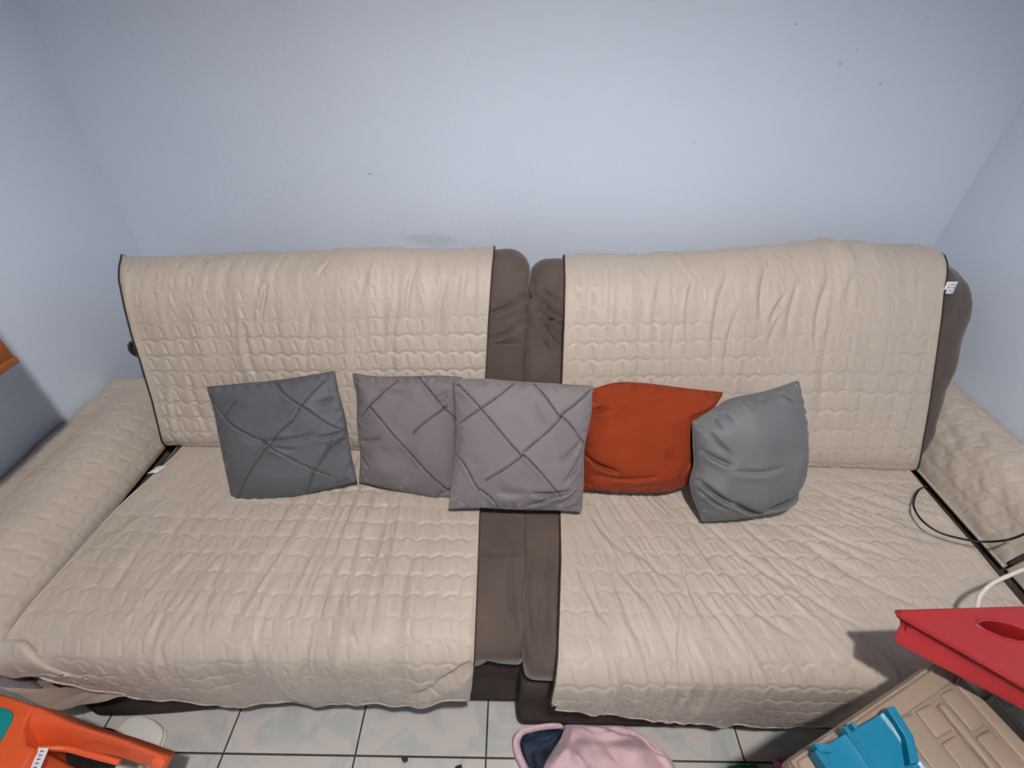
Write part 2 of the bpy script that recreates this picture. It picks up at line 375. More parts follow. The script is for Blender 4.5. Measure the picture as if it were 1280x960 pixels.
def mk_cover(part, path, xl, xr, parent, warp, kind, seed, creases, hem=None, step=.003, lift=0, cornerL=0, cornerR=0, pxL=None, pxR=None):
    C = cr(path, step=step); T = np.arange(len(C)) * step; TT = T[-1]
    nx = int((max(xr) - min(xl)) / step) if hasattr(xl, '__len__') else int((xr - xl) / step)
    s = np.linspace(0, 1, nx)
    f = np.linspace(0, 1, len(C))
    xlv = np.interp(f, np.linspace(0, 1, len(xl)), xl); xrv = np.interp(f, np.linspace(0, 1, len(xr)), xr)
    def fit(xv, pts):
        ys = [p[0] for p in pts]; xs = [p[1] for p in pts]; xv = xv.copy()
        for _ in range(8):
            P0 = np.stack([xv, C[:, 0], C[:, 1]], -1); P1 = P0 + [.01, 0, 0]
            if warp: P0 = warp(P0); P1 = warp(P1)
            a_, b_ = proj(P0); a1_, _b = proj(P1); k = np.argmin(b_)
            xv = xv + .9 * (np.interp(b_, ys, xs) - a_) / ((a1_ - a_) / .01); xv[:k] = xv[k]
        return xv
    if pxL: xlv = fit(xlv, pxL)
    if pxR: xrv = fit(xrv, pxR)
    r = .07
    de = np.clip((T - (TT - r)) / r, 0, 1); ci = r * (1 - np.sqrt(np.maximum(1 - de ** 2, 0)))
    xlv = xlv + cornerL * ci; xrv = xrv - cornerR * ci
    X = xlv[None, :] * (1 - s[:, None]) + xrv[None, :] * s[:, None]
    tt = np.tile(T[None, :], (nx, 1))
    if hem is not None:       # shorten / lengthen each column so the hem runs unevenly
        cut = np.interp(X[:, -1], hem[0], hem[1])
        tt = T[None, :] - sstep(TT - .22, TT, T)[None, :] * cut[:, None]
    Y = np.interp(tt, T, C[:, 0]); Z = np.interp(tt, T, C[:, 1])
    P = np.stack([X, Y, Z], -1)
    if warp: P = warp(P.reshape(-1, 3)).reshape(P.shape)
    n = normals(P)
    if ((np.array([0, 0, 1.8]) - P) * n).sum() < 0: n = -n
    px, py = proj(P)
    edge = np.minimum(s, 1 - s)[:, None] * (xr[0] - xl[0])
    if kind == 'back':
        f_low = sstep(.10, .28, tt - (TT - .62 if TT > .62 else 0))        # quilting fades on the stretched top
        vis = .22 + .78 * sstep(375, 425, py + 14 * vnoise(px / 40, py / 40, seed + 5))
        st_ = (vis * (.65 + .35 * vnoise(px / 55, py / 40, seed)), (.45 + .55 * vis) * (.75 + .5 * vnoise(px / 45, py / 45, seed + 1)))
        h = quilt(X, tt, st_)
        h += .0028 * fbm(X * 26, tt * 3.2, seed + 2, 3) * (.3 + .9 * sstep(.0, .9, np.abs(vnoise(X * 3 + 7, tt * 2, seed + 3)) + .25))
        h += .0035 * fbm(X * 5, tt * 4, seed + 9, 2)
    else:
        fr = sstep(.5, .42, Y)
        vis = .45 + .45 * vnoise(px / 90, py / 60, seed) + .2
        flat = sstep(755, 790, py) * sstep(845, 815, py)
        st_ = (np.clip(vis, .2, 1) * (1 - .75 * flat), (.75 + .4 * vnoise(px / 60, py / 50, seed + 1)) * (1 - .4 * flat))
        h = .85 * quilt(X, tt, st_)
        ang = np.interp(X, [-1.06, -.6, -.1, .1, .5, .9, 1.28], [-.75, -.6, -.3, .12, .55, .9, 1.05])
        # gathers fan out from the middle of the sofa; long thin folds
        if seed < 50:
            cxw, cyw = -.35, 1.9
        else:
            cxw, cyw = .1, 1.35
        dx, dy_ = X - cxw, cyw - Y
        thw = np.arctan2(dx, dy_); rad = np.hypot(dx, dy_)
        amp = .0058 if seed > 50 else .0046
        nn = fbm(thw * (34 if seed > 50 else 48), rad * 3.4, seed + 2, 3)
        h += amp * nn * (1 - .6 * flat) * (.35 + .65 * sstep(-.3, .5, vnoise(X * 3, Y * 4, seed + 3)))
        h += .003 * fbm(X * 5, tt * 5, seed + 9, 2)
        h += fr * .006 * fbm(X * 9, tt * 5, seed + 12, 2)
    h += segs(px, py, creases)
    h = h * sstep(0, .012, edge) + lift
    if kind == 'seat': h = h * (.35 + .65 * sstep(.97, .93, Y))
    P = P + n * h[..., None]
    P[..., 2] = np.maximum(P[..., 2], .012)
    o = sheet(part, P, 'quilt', parent, .0045)
    return o, P
def cover(label, S, warp, xl_b, xr_b, xl_s, xr_s, seed, cb, cs, hem, pb=(None, None), ps=(None, None)):
    dy = S['dy']
    e = empty('quilted_sofa_cover', ((xl_s[0] + xr_s[0]) / 2, .8, .43), label, 'sofa cover', 'quilted covers spread over the two sofa sections')
    bp = [(1.405, .66), (1.402, .86), (1.375, .945), (1.335, .963), (1.28, .971), (1.218, .953), (1.165, .897), (1.12, .81), (1.068, .694), (1.018, .585), (.982, .50), (.987, .452), (1.015, .438)]
    bp = [(a + dy, b) for a, b in bp]
    o, P = mk_cover('back_panel', bp, xl_b, xr_b, e, warp, 'back', seed, cb, cornerL=1 if seed < 50 else .0, cornerR=1 if seed > 50 else 0, pxL=pb[0], pxR=pb[1])
    sp = [(1.04, .452), (.97, .449), (.9, .443), (.75, .440), (.6, .441), (.5, .436), (.445, .424), (.410, .395), (.398, .345), (.396, .28), (.402, .2), (.41, .13)]
    sp = [(a + dy, b) for a, b in sp]
    o2, P2 = mk_cover('seat_panel', sp, xl_s, xr_s, e, None, 'seat', seed + 1, cs, hem=hem, pxL=ps[0], pxR=ps[1])
    for Q, r in ((P, .0026), (P2, .0020)):
        for k in (0, -1):
            if Q is P2 and (k == 0) == (seed < 50): tube('edge_binding', Q[k, ::5], .0026, 'quilt', e, 6, .012)
            else: tube('edge_binding', Q[k, ::5] + np.array([0, -.001, .0]), r, 'binding', e, 6, .012)
    tube('edge_binding', P2[::6, -1], .0028, 'quilt', e, 6, .012)
    return e, P, P2
backL_cr = [(333, 355, 326, 408, 2.2, -.010), (303, 405, 322, 478, 4, -.009), (500, 372, 492, 470, 3, -.006), (520, 330, 508, 400, 3, -.005), (408, 330, 398, 345, 2, -.004),
            (455, 350, 440, 470, 3, -.004), (560, 340, 548, 420, 4, -.004), (390, 380, 384, 470, 3, -.004), (470, 325, 462, 360, 3, .004), (585, 330, 575, 460, 4, -.004), (235, 470, 262, 545, 3, -.005), (215, 480, 228, 550, 3, -.004)]
backR_cr = [(850, 315, 872, 346, 2.0, -.009), (802, 325, 812, 345, 3, -.006), (866, 350, 860, 430, 2.2, -.006), (910, 340, 890, 460, 3, -.006), (925, 380, 905, 470, 3, -.006), (960, 330, 952, 400, 4, -.008),
            (1035, 350, 1020, 440, 5, -.010), (980, 370, 962, 410, 3, -.009), (1000, 350, 985, 425, 3.5, -.007), (1070, 340, 1060, 380, 5, -.006), (1040, 400, 1030, 520, 5, -.005), (975, 395, 960, 440, 3, -.007), (830, 330, 820, 470, 3, -.004), (845, 400, 842, 475, 2.2, -.004), (835, 400, 833, 475, 2.2, -.004), (930, 480, 1000, 560, 4, -.003)]
seatL_cr = [(420, 700, 400, 770, 2.0, -.007), (433, 725, 447, 808, 1.8, -.006), (487, 625, 462, 715, 8, -.008), (520, 680, 500, 770, 6, -.006), (548, 855, 596, 828, 4, -.022), (505, 868, 560, 852, 4, -.012), (590, 690, 570, 760, 3, -.003),
            (250, 620, 200, 700, 5, -.004), (330, 640, 290, 700, 4, -.004), (280, 700, 250, 800, 4, -.004), (180, 680, 130, 760, 4, -.004), (220, 740, 190, 810, 4, -.004), (340, 740, 320, 820, 4, -.003), (385, 800, 380, 860, 4, -.004), (310, 800, 330, 870, 5, -.006), (205, 815, 215, 850, 4, -.006)]
seatR_cr = [(735, 640, 800, 700, 3, -.005), (755, 680, 820, 760, 3, -.006), (850, 690, 880, 770, 2.2, -.008), (860, 650, 900, 720, 2.5, -.006), (880, 650, 1010, 745, 3, -.007), (920, 650, 1060, 735, 3, -.006), (990, 640, 1130, 700, 3, -.006),
            (870, 690, 1000, 800, 3, -.005), (950, 690, 1090, 790, 3, -.006), (1010, 680, 1160, 760, 3, -.005), (1040, 630, 1180, 680, 3, -.005), (1000, 600, 1150, 650, 3, -.004), (1060, 600, 1140, 620, 3, -.004), (720, 700, 760, 780, 3, -.005), (780, 760, 800, 800, 3, -.005),
            (852, 760, 853, 850, 1.6, -.005), (1075, 600, 1200, 650, 3, -.004), (760, 650, 850, 730, 3, -.004)]
def hemz(pts, Y):
    X = []; cut = []
    for px_, py_ in pts:
        q = aty(px_, py_, Y); X.append(q[0]); cut.append(q[2] - .13)
    return (X, cut)
covL, PbL, PsL = cover('beige quilted cover spread over the left sofa section, back, seat and arm', LS, warpL,
    [-1.06, -1.063, -1.06, -1.05, -1.045], [-.045, -.047, -.055, -.055, -.06], [-1.046, -1.052, -1.054, -1.056, -1.058], [-.062, -.065, -.062, -.056, -.055], 11, backL_cr, seatL_cr,
    hemz([(0, 822), (40, 838), (90, 850), (150, 863), (200, 876), (300, 885), (400, 886), (450, 884), (500, 880), (555, 871), (575, 872), (592, 876)], .402),
    ([(321, 152), (335, 149), (350, 149), (385, 156), (420, 165), (450, 175), (500, 190), (545, 201), (570, 207)], [(310, 618), (340, 615), (400, 611), (440, 609), (475, 607), (570, 603)]),
    ([(540, 245), (568, 220), (587, 200), (622, 161), (636, 146), (695, 93), (760, 35), (804, 3), (816, 1), (830, 6), (845, 20), (860, 30)], [(540, 605), (640, 600), (700, 598), (780, 595), (830, 593), (876, 590)]))
covR, PbR, PsR = cover('beige quilted cover spread over the right sofa section, back, seat and arm', RS, warpR,
    [.152, .155, .145, .15, .155], [1.322, 1.318, 1.29, 1.272, 1.262], [.158, .16, .155, .14, .128], [1.262, 1.27, 1.274, 1.276, 1.278], 61, backR_cr, seatR_cr,
    hemz([(688, 880), (705, 884), (720, 888), (750, 896), (800, 902), (850, 907), (900, 911), (960, 913), (1000, 912), (1030, 907), (1290, 912)], .374),
    ([(310, 705), (350, 706), (400, 705), (450, 703), (480, 702), (575, 699)], [(303, 1160), (309, 1170), (318, 1180), (330, 1184), (345, 1184), (360, 1181), (400, 1177), (450, 1170), (500, 1163), (540, 1156), (580, 1149)]),
    ([(550, 702), (640, 700), (700, 701), (760, 699), (820, 697), (850, 694), (868, 690), (885, 687)], [(565, 1117), (594, 1141), (620, 1162), (655, 1192), (687, 1220), (730, 1255), (790, 1306), (850, 1340), (900, 1290)]))
# arm panels of the covers
def armpanel(prof, y0, y1, seed, parent, tuck, creases=(), step=.0045):
    C = cr(prof, step=step); Yv = np.arange(y0, y1, step)
    T = np.arange(len(C)) * step
    X = np.tile(C[None, :, 0], (len(Yv), 1)); Z = np.tile(C[None, :, 1], (len(Yv), 1)); Y = np.tile(Yv[:, None], (1, len(C))); tt = np.tile(T[None, :], (len(Yv), 1))
    P = np.stack([X, Y, Z], -1); n = normals(P)
    if ((np.array([0, 0, 2.5]) - P) * n).sum() < 0: n = -n
    px, py = proj(P)
    h = quilt(Y, tt, (np.full(X.shape, .5), np.full(X.shape, .7))) + .004 * fbm(Y * 6, tt * 6, seed, 3)
    if tuck and seed == 91: h += .003
    if tuck and seed != 91: h += .006 * fbm(Y * 12 + tt * 16, tt * 9 - Y * 5, seed + 4, 3) * sstep(.9, .2, np.abs(tt / T[-1] - .62) * 2)
    h += segs(px, py, list(creases))
    e = np.minimum(np.minimum(tt, T[-1] - tt), np.minimum(Y - y0, y1 - Y)); h *= sstep(0, .015, e)
    P = P + n * h[..., None]
    P[..., 0] = np.clip(P[..., 0], XL + .006, XR - .008)
    return sheet('arm_panel', P, 'quilt', parent, .004), P
apL, PaL = armpanel([(-1.328, .44), (-1.327, .50), (-1.31, .522), (-1.26, .526), (-1.19, .53), (-1.13, .51), (-1.088, .465), (-1.070, .432), (-1.066, .41)], .42, 1.205, 71, covL, False)
tube('edge_binding', PaL[-1, ::4], .003, 'quilt', covL, 6, .012)
apR, PaR = armpanel([(1.496, .50), (1.4955, .585), (1.475, .603), (1.44, .607), (1.385, .592), (1.338, .536), (1.306, .462), (1.297, .43)], .652, 1.33, 81, covR, True)
tube('edge_binding', PaR[0, ::4], .0065, 'binding', covR, 6, .012)
tube('edge_binding', PaR[::5, -1], .0045, 'quilt', covR, 6, .012)
apR2, PaR2 = armpanel([(1.496, .49), (1.4955, .579), (1.475, .598), (1.44, .601), (1.388, .585), (1.342, .53), (1.310, .46), (1.300, .425)], .40, .648, 91, covR, True)
# the folded lower corner of the left cover
fx = np.linspace(0, 1, 90); fz = np.linspace(0, 1, 34)
tp = np.array([at(-40, 818, .31), at(60, 845, .27), at(110, 853, .26), at(158, 862, .24)]); bt = np.array([at(-40, 846, .24), at(20, 860, .21), at(68, 881, .17), at(110, 876, .19), at(158, 866, .235)])
a_ = cr(tp, n=90); b_ = cr(bt, n=90)
G = a_[:, None] * (1 - fz)[None, :, None] + b_[:, None] * fz[None, :, None]
G[..., 1] += -.008 + .004 * fbm(fx[:, None] * 7 + fz[None] * 3, fz[None] * 2 + 0 * fx[:, None], 5, 2) + .01 * np.sin(fz * math.pi)[None]
sheet('corner_fold', G, 'quilt', covL, .004)
def caretag(c, du, dv, parent, lines=3):
    du = np.array(du, float); dv = np.array(dv, float); c = np.array(c, float)
    g = np.array([[c + du * (a - .5) + dv * (b - .5) + np.cross(du, dv) / np.linalg.norm(np.cross(du, dv)) * .002 * math.sin(a * 3) for b in np.linspace(0, 1, 6)] for a in np.linspace(0, 1, 6)])
    t = sheet('care_tag', g, 'tag', parent, .0008); tag(t, 'white care tag')
    n = np.cross(du, dv); n /= np.linalg.norm(n)
    if n.dot(np.array([0, 0, H]) - c) < 0: n = -n
    V = []; F = []
    for k in range(lines):
        for j in range(3):
            o_ = c + n * .0024 + du * (-.32 + .24 * j) + dv * (.28 - .25 * k); w = .16 if (j + k) % 2 else .1
            b0 = len(V); V += [o_ - dv * .05, o_ + du * w - dv * .05, o_ + du * w + dv * .05, o_ + dv * .05]; F.append([b0, b0 + 1, b0 + 2, b0 + 3])
    mesh('tag_print', V, F, 'ink', parent=t, smooth=False)
i0 = np.argmin(np.abs(proj(PbR[-1])[1] - 359) + (PbR[-1][:, 2] < .7) * 999 + (PbR[-1][:, 1] > 1.35) * 999)
pt = PbR[-1][i0]; caretag(pt + np.array([.012, -.004, 0]), (.034, .003, 0), (.002, .01, .034), covR)
caretag(at(196, 587, .447), (.026, .004, .0), (.012, .028, 0), covL, 2)

# ---------------------------------------------------------------- throw pillows
def ppath(pts, n):
    C = cr(np.array(pts, float), n=n); return C
def pillow(label, mtl, sides, p0, n, thick, creases, seams, parent_group='throw pillows lined up across the sofa', seed=1, N=170, sag=.0, seamw=1.3):
    """sides: four px polylines (top L->R, right T->B, bottom L->R, left T->B) measured on the leaning plane p0,n"""
    n = np.array(n, float); n /= np.linalg.norm(n)
    T_, Rr, B_, L_ = [ppath(s, N) for s in sides]
    u = np.linspace(0, 1, N)[:, None, None]; v = np.linspace(0, 1, N)[None, :, None]
    c00, c10, c01, c11 = T_[0], T_[-1], B_[0], B_[-1]
    Q = (1 - v) * T_[:, None] + v * B_[:, None] + (1 - u) * L_[None] + u * Rr[None] - ((1 - u) * (1 - v) * c00 + u * (1 - v) * c10 + (1 - u) * v * c01 + u * v * c11)
    px, py = Q[..., 0], Q[..., 1]
    base = np.array([[atplane(px[i, j], py[i, j], p0, n) for j in range(0, N)] for i in range(0, N)]) if False else None
    rr = np.stack([px - 640, 480 - py, np.full(px.shape, -577.)], -1) @ R.T
    o = np.array([0, 0, H]); s = np.dot(np.array(p0) - o, n) / (rr @ n); base = o + rr * s[..., None]
    uu = u[..., 0] * 2 - 1; vv = v[..., 0] * 2 - 1
    prof = np.clip((1 - np.abs(uu) ** 2.6), 0, 1) ** .55 * np.clip((1 - np.abs(vv) ** 2.6), 0, 1) ** .55
    w = np.clip(np.minimum(1 - np.abs(uu), 1 - np.abs(vv)) / .12, 0, 1)
    edgepuck = .0024 * w * (1 - w) * 4 * (np.sin(uu * 34 + 2 * vnoise(uu * 6, vv * 6, seed)) * (np.abs(vv) > np.abs(uu)) + np.sin(vv * 31 + 3 * vnoise(uu * 5, vv * 5, seed + 1)) * (np.abs(uu) >= np.abs(vv)))
    f = thick * .5 * prof * (1 + .12 * fbm(uu * 1.3, vv * 1.3, seed + 2, 2)) + edgepuck + .003 * w * fbm(uu * 2.5, vv * 3, seed + 3, 2)
    f += 1.5 * segs(px, py, creases) * w
    for (x0, y0, x1, y1) in seams:
        dx, dy = x1 - x0, y1 - y0; l = math.hypot(dx, dy); t = ((px - x0) * dx + (py - y0) * dy) / l / l
        q = ((px - x0) * -dy + (py - y0) * dx) / l + 1.5 * np.sin(t * 4 + seed)
        m_ = (t > -.01) & (t < 1.01)
        f += m_ * w * (-.0042 * np.exp(-(q / seamw) ** 2) + .0016 * np.exp(-((q - 3.2) / 2.6) ** 2))
    front = base + n * f[..., None]; back = base - n * (thick * .42 * prof)[..., None]
    A = front.reshape(-1, 3); Bk = back[1:-1, 1:-1].reshape(-1, 3)
    idx = np.arange(N * N).reshape(N, N); ib = idx.copy(); ib[1:-1, 1:-1] = N * N + np.arange((N - 2) ** 2).reshape(N - 2, N - 2)
    F = np.stack([idx[:-1, :-1], idx[1:, :-1], idx[1:, 1:], idx[:-1, 1:]], -1).reshape(-1, 4).tolist()
    F += np.stack([ib[:-1, :-1], ib[:-1, 1:], ib[1:, 1:], ib[1:, :-1]], -1).reshape(-1, 4).tolist()
    V = np.vstack([A, Bk])
    loc = base[N // 2, -1]
    e = empty('throw_pillow', tuple(loc), label, 'pillow', parent_group)
    ob = mesh('pillow_case', V, F, mtl, e)
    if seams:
        ob.data.materials.append(M['seam_shade_grey']); sm = np.zeros(px.shape, bool)
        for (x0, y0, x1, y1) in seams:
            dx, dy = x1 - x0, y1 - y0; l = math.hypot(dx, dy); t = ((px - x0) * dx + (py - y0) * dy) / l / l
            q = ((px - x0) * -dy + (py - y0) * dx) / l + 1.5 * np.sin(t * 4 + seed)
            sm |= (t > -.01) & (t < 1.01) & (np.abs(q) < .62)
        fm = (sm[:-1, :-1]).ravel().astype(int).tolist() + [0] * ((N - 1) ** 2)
        ob.data.polygons.foreach_set('material_index', fm)  # pleat lines coloured darker to mimic shade inside the folds
    fixn(ob)
    ring = np.vstack([front[:, 0], front[-1, 1:], front[::-1, -1][1:], front[0, ::-1][1:-1]])
    tube('edge_seam', np.vstack([ring[::3], ring[:1]]), .0018, mtl, e, 6, .008)
    return e
def lean(py0, z0, py1, z1, Y0=None):
    """leaning plane through the bottom (z0 seen at py0) and top (z1 at py1) around px=640"""
    a = at(640, py0, z0); b = at(640, py1, z1); d = b - a; n = np.cross([1., 0, 0], d); n /= np.linalg.norm(n)
    if n[1] > 0: n = -n
    return a, n
def yaw(n, a):
    c, s = math.cos(a), math.sin(a); return np.array([c * n[0] - s * n[1], s * n[0] + c * n[1], n[2]])
# 1 slate, tilted
a, n = lean(622, .452, 478, .715)
a = a.copy(); 
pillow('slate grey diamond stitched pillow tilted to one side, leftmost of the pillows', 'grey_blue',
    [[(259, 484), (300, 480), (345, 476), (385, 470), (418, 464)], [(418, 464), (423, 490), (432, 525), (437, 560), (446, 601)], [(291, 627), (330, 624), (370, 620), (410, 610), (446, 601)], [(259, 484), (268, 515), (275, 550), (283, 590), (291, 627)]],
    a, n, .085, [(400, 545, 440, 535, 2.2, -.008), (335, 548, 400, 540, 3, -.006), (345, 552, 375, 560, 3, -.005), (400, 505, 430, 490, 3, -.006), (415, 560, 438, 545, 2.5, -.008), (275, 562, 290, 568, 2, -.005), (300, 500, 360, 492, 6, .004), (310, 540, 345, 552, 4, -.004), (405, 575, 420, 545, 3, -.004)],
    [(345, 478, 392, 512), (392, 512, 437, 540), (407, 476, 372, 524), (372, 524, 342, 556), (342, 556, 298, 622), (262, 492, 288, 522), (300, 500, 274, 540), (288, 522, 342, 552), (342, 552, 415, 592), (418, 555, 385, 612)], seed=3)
a, n = lean(620, .452, 472, .72)
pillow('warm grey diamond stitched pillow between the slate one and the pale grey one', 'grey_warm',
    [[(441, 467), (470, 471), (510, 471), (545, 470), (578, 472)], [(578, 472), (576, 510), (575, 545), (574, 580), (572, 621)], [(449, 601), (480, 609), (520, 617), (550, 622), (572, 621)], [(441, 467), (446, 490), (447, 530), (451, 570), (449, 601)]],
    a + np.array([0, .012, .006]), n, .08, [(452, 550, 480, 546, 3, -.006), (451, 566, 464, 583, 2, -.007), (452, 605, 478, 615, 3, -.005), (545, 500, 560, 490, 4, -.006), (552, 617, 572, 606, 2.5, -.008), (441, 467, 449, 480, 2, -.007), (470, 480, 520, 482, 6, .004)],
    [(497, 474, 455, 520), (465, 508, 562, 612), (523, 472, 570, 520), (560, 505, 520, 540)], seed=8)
a, n = lean(632, .474, 477, .73)
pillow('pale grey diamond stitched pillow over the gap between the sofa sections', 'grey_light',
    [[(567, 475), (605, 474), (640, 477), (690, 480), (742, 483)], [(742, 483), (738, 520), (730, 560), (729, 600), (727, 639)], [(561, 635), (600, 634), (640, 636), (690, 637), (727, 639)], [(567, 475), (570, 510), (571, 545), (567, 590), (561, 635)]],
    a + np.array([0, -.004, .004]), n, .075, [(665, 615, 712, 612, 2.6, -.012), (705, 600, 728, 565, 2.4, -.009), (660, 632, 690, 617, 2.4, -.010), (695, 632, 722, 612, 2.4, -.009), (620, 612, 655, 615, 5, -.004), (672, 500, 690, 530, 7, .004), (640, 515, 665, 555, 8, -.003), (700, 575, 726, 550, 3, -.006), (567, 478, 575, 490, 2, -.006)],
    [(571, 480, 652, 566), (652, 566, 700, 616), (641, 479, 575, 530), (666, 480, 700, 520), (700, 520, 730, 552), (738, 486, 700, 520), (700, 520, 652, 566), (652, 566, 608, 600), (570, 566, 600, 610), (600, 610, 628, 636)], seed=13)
a, n = lean(612, .462, 480, .725)
pillow('rust orange plain pillow, the only orange one', 'rust',
    [[(739, 487), (770, 479), (800, 479), (850, 485), (904, 491)], [(904, 491), (888, 515), (868, 535), (868, 580), (860, 606)], [(729, 611), (760, 614), (790, 615), (835, 614), (860, 606)], [(739, 487), (735, 515), (729, 545), (728, 580), (729, 611)]],
    a + np.array([0, -.006, .004]), n, .10, [(728, 566, 768, 583, 2.2, -.012), (740, 590, 815, 588, 2.6, -.008), (733, 512, 756, 508, 2.5, -.010), (855, 520, 885, 512, 4, -.008), (745, 595, 830, 600, 4, -.004), (845, 590, 866, 560, 3, -.005), (780, 490, 830, 492, 6, .004)], [], seed=21)
a, n = lean(640, .465, 478, .75)
n = yaw(n, .12)
pillow('plain grey satin pillow with a gathered edge, rightmost of the pillows', 'grey_plain',
    [[(866, 528), (888, 514), (910, 500), (955, 490), (998, 476)], [(998, 476), (1003, 505), (1005, 545), (1004, 590), (990, 632)], [(878, 652), (905, 650), (945, 645), (970, 640), (990, 632)], [(866, 528), (867, 560), (868, 580), (863, 605), (878, 652)]],
    a + (n * -.0) + np.array([.3, -.035, 0]), n, .14, [(868, 598, 905, 625, 2.6, -.014), (905, 622, 948, 640, 2.6, -.014), (945, 636, 1000, 606, 2.6, -.010), (866, 608, 900, 632, 2, -.009), (870, 560, 900, 576, 2.6, -.009), (900, 582, 960, 578, 3, -.005), (880, 535, 898, 558, 2.5, .006), (968, 490, 984, 506, 2.5, -.009), (885, 520, 890, 533, 2, -.006), (935, 500, 950, 496, 2, -.006), (920, 498, 928, 510, 2, -.005), (896, 515, 903, 525, 2, -.005), (950, 632, 990, 612, 2.5, -.008)],
    [], seed=33)

# ---------------------------------------------------------------- cables
zs = .447
bc = [at(1163, 611, .39), at(1156, 609, .44), at(1148, 613, .464), at(1143, 623, .466), at(1143, 636, .475), at(1154, 652, .48), at(1173, 665, .485), at(1200, 673, .49), at(1226, 677, .50), at(1252, 676, .53), at(1272, 671, .575), at(1292, 662, .612)]
tag(tube('power_cable', bc, .0028, 'black'), 'thin black cable looping out of the gap beside the right sofa arm', 'cable')

# ---------------------------------------------------------------- red stool
TZ = .70
tip = at(1118, 763, TZ); b1 = at(1280, 758, TZ); f1 = at(1280, 856, TZ)
dR = (b1 - tip) / np.linalg.norm(b1 - tip); dF = (f1 - tip) / np.linalg.norm(f1 - tip)
P0 = tip[:2]; P1 = (tip + dR * .44)[:2]; P3 = (tip + dF * .46)[:2]; P2 = (P1 + P3) / 2 + (P1 + P3 - 2 * P0) * .12
rs = empty('red_plastic_stool', (float((P0[0] + P2[0]) / 2), float((P0[1] + P2[1]) / 2), 0), 'glossy red plastic stool with a carrying slot, its pointed corner hanging over the sofa edge', 'stool')
import bmesh
def stool_top():
    ZB = TZ - .046
    top = [at(1122, 768, TZ)[:2], at(1119, 762, TZ)[:2], P1, P2, P3]
    b0 = at(1119, 802, ZB)[:2]; b1_ = at(1119, 795, ZB)[:2]
    bfe = at(1280, 886, ZB)[:2]; bd = (bfe - b0) / np.linalg.norm(bfe - b0)
    bot = [b0, b1_, P1 + np.array([-.01, -.004]), P2 * .97 + (P0 * .03), b0 + bd * .44]
    def loop(k, ins, rad=.004, n=260):
        cor = [top[q] * (1 - k) + bot[q] * k for q in range(5)]; out = []
        for q in range(5):
            p = cor[q]; a = cor[q - 1]; b = cor[(q + 1) % 5]
            da = (a - p) / np.linalg.norm(a - p); db = (b - p) / np.linalg.norm(b - p)
            v = (da + db) / max(abs(da[0] * db[1] - da[1] * db[0]), .05); L_ = np.linalg.norm(v)
            if L_ > 1.8: v = v / L_ * 1.8
            g = p + v * ins; r_ = min(rad, np.linalg.norm(a - p) * .4, np.linalg.norm(b - p) * .4)
            for t in np.linspace(0, 1, 8): out.append((1 - t) ** 2 * (g + da * r_) + 2 * t * (1 - t) * g + t * t * (g + db * r_))
        out = np.array(out + [out[0]]); Ld = np.r_[0, np.cumsum(np.linalg.norm(np.diff(out, axis=0), axis=1))]
        sd = np.linspace(0, Ld[-1], n + 1)[:-1]
        return np.stack([np.interp(sd, Ld, out[:, c]) for c in (0, 1)], 1)
    sc = at(1259, 789, TZ)[:2]; ax = (at(1294, 797, TZ) - at(1224, 781, TZ))[:2]; Ls = np.linalg.norm(ax) / 2; ax /= np.linalg.norm(ax); ay = np.array([-ax[1], ax[0]])
    def slot(f, n=60):
        return np.array([sc + ax * math.cos(t) * Ls * (1 + (f - 1) * .4) + ay * (math.sin(t) * abs(math.sin(t)) ** .25 * .0125 * f) for t in np.linspace(0, 2 * math.pi, n, endpoint=False)])
    b = bmesh.new(); off_ = np.array(rs.location)
    def mk(P, z): return [b.verts.new((p[0] - off_[0], p[1] - off_[1], z)) for p in P]
    def bandf(A, B):
        n = len(A)
        for q in range(n): b.faces.new((A[q], A[(q + 1) % n], B[(q + 1) % n], B[q]))
    O_ = [mk(loop(k, ins), TZ - dz) for k, ins, dz in ((0, .010, 0), (0, .005, -.0015), (0, .001, -.0005), (0, -.001, .003), (.1, .001, .008), (.25, .007, .013), (.45, .007, .022), (.65, .003, .031), (.9, -.001, .041), (1, -.002, .046), (1, .003, .046), (.5, .012, .02), (.1, .014, .007))]
    for q in range(len(O_) - 1): bandf(O_[q], O_[q + 1])
    S_ = [mk(slot(f), TZ - dz) for f, dz in ((1.5, 0), (1.3, -.003), (1.1, -.0015), (1.0, .003), (1.0, .05), (1.3, .05), (1.4, .007))]
    b.faces.new(mk(slot(1.1), TZ - .051))  # added plate closes the slot below so it looks dark
    for q in range(len(S_) - 1): bandf(S_[q], S_[q + 1])
    def ann(A, B):
        E = []
        for Lp in (A, B):
            for q in range(len(Lp)):
                e_ = b.edges.get((Lp[q], Lp[(q + 1) % len(Lp)])) or b.edges.new((Lp[q], Lp[(q + 1) % len(Lp)])); E.append(e_)
        bmesh.ops.triangle_fill(b, use_beauty=True, use_dissolve=False, edges=E)
    ann(O_[0], S_[0]); ann(O_[-1], S_[-1])
    bmesh.ops.recalc_face_normals(b, faces=b.faces)
    me = bpy.data.meshes.new('seat'); b.to_mesh(me); b.free(); me.materials.append(M['red'])
    for p in me.polygons: p.use_smooth = True
    me.set_sharp_from_angle(angle=math.radians(32))
    o = bpy.data.objects.new('seat', me); COL.objects.link(o); o.parent = rs; tag(o)
stool_top()
cen = (P0 + P1 + P2 + P3) / 4
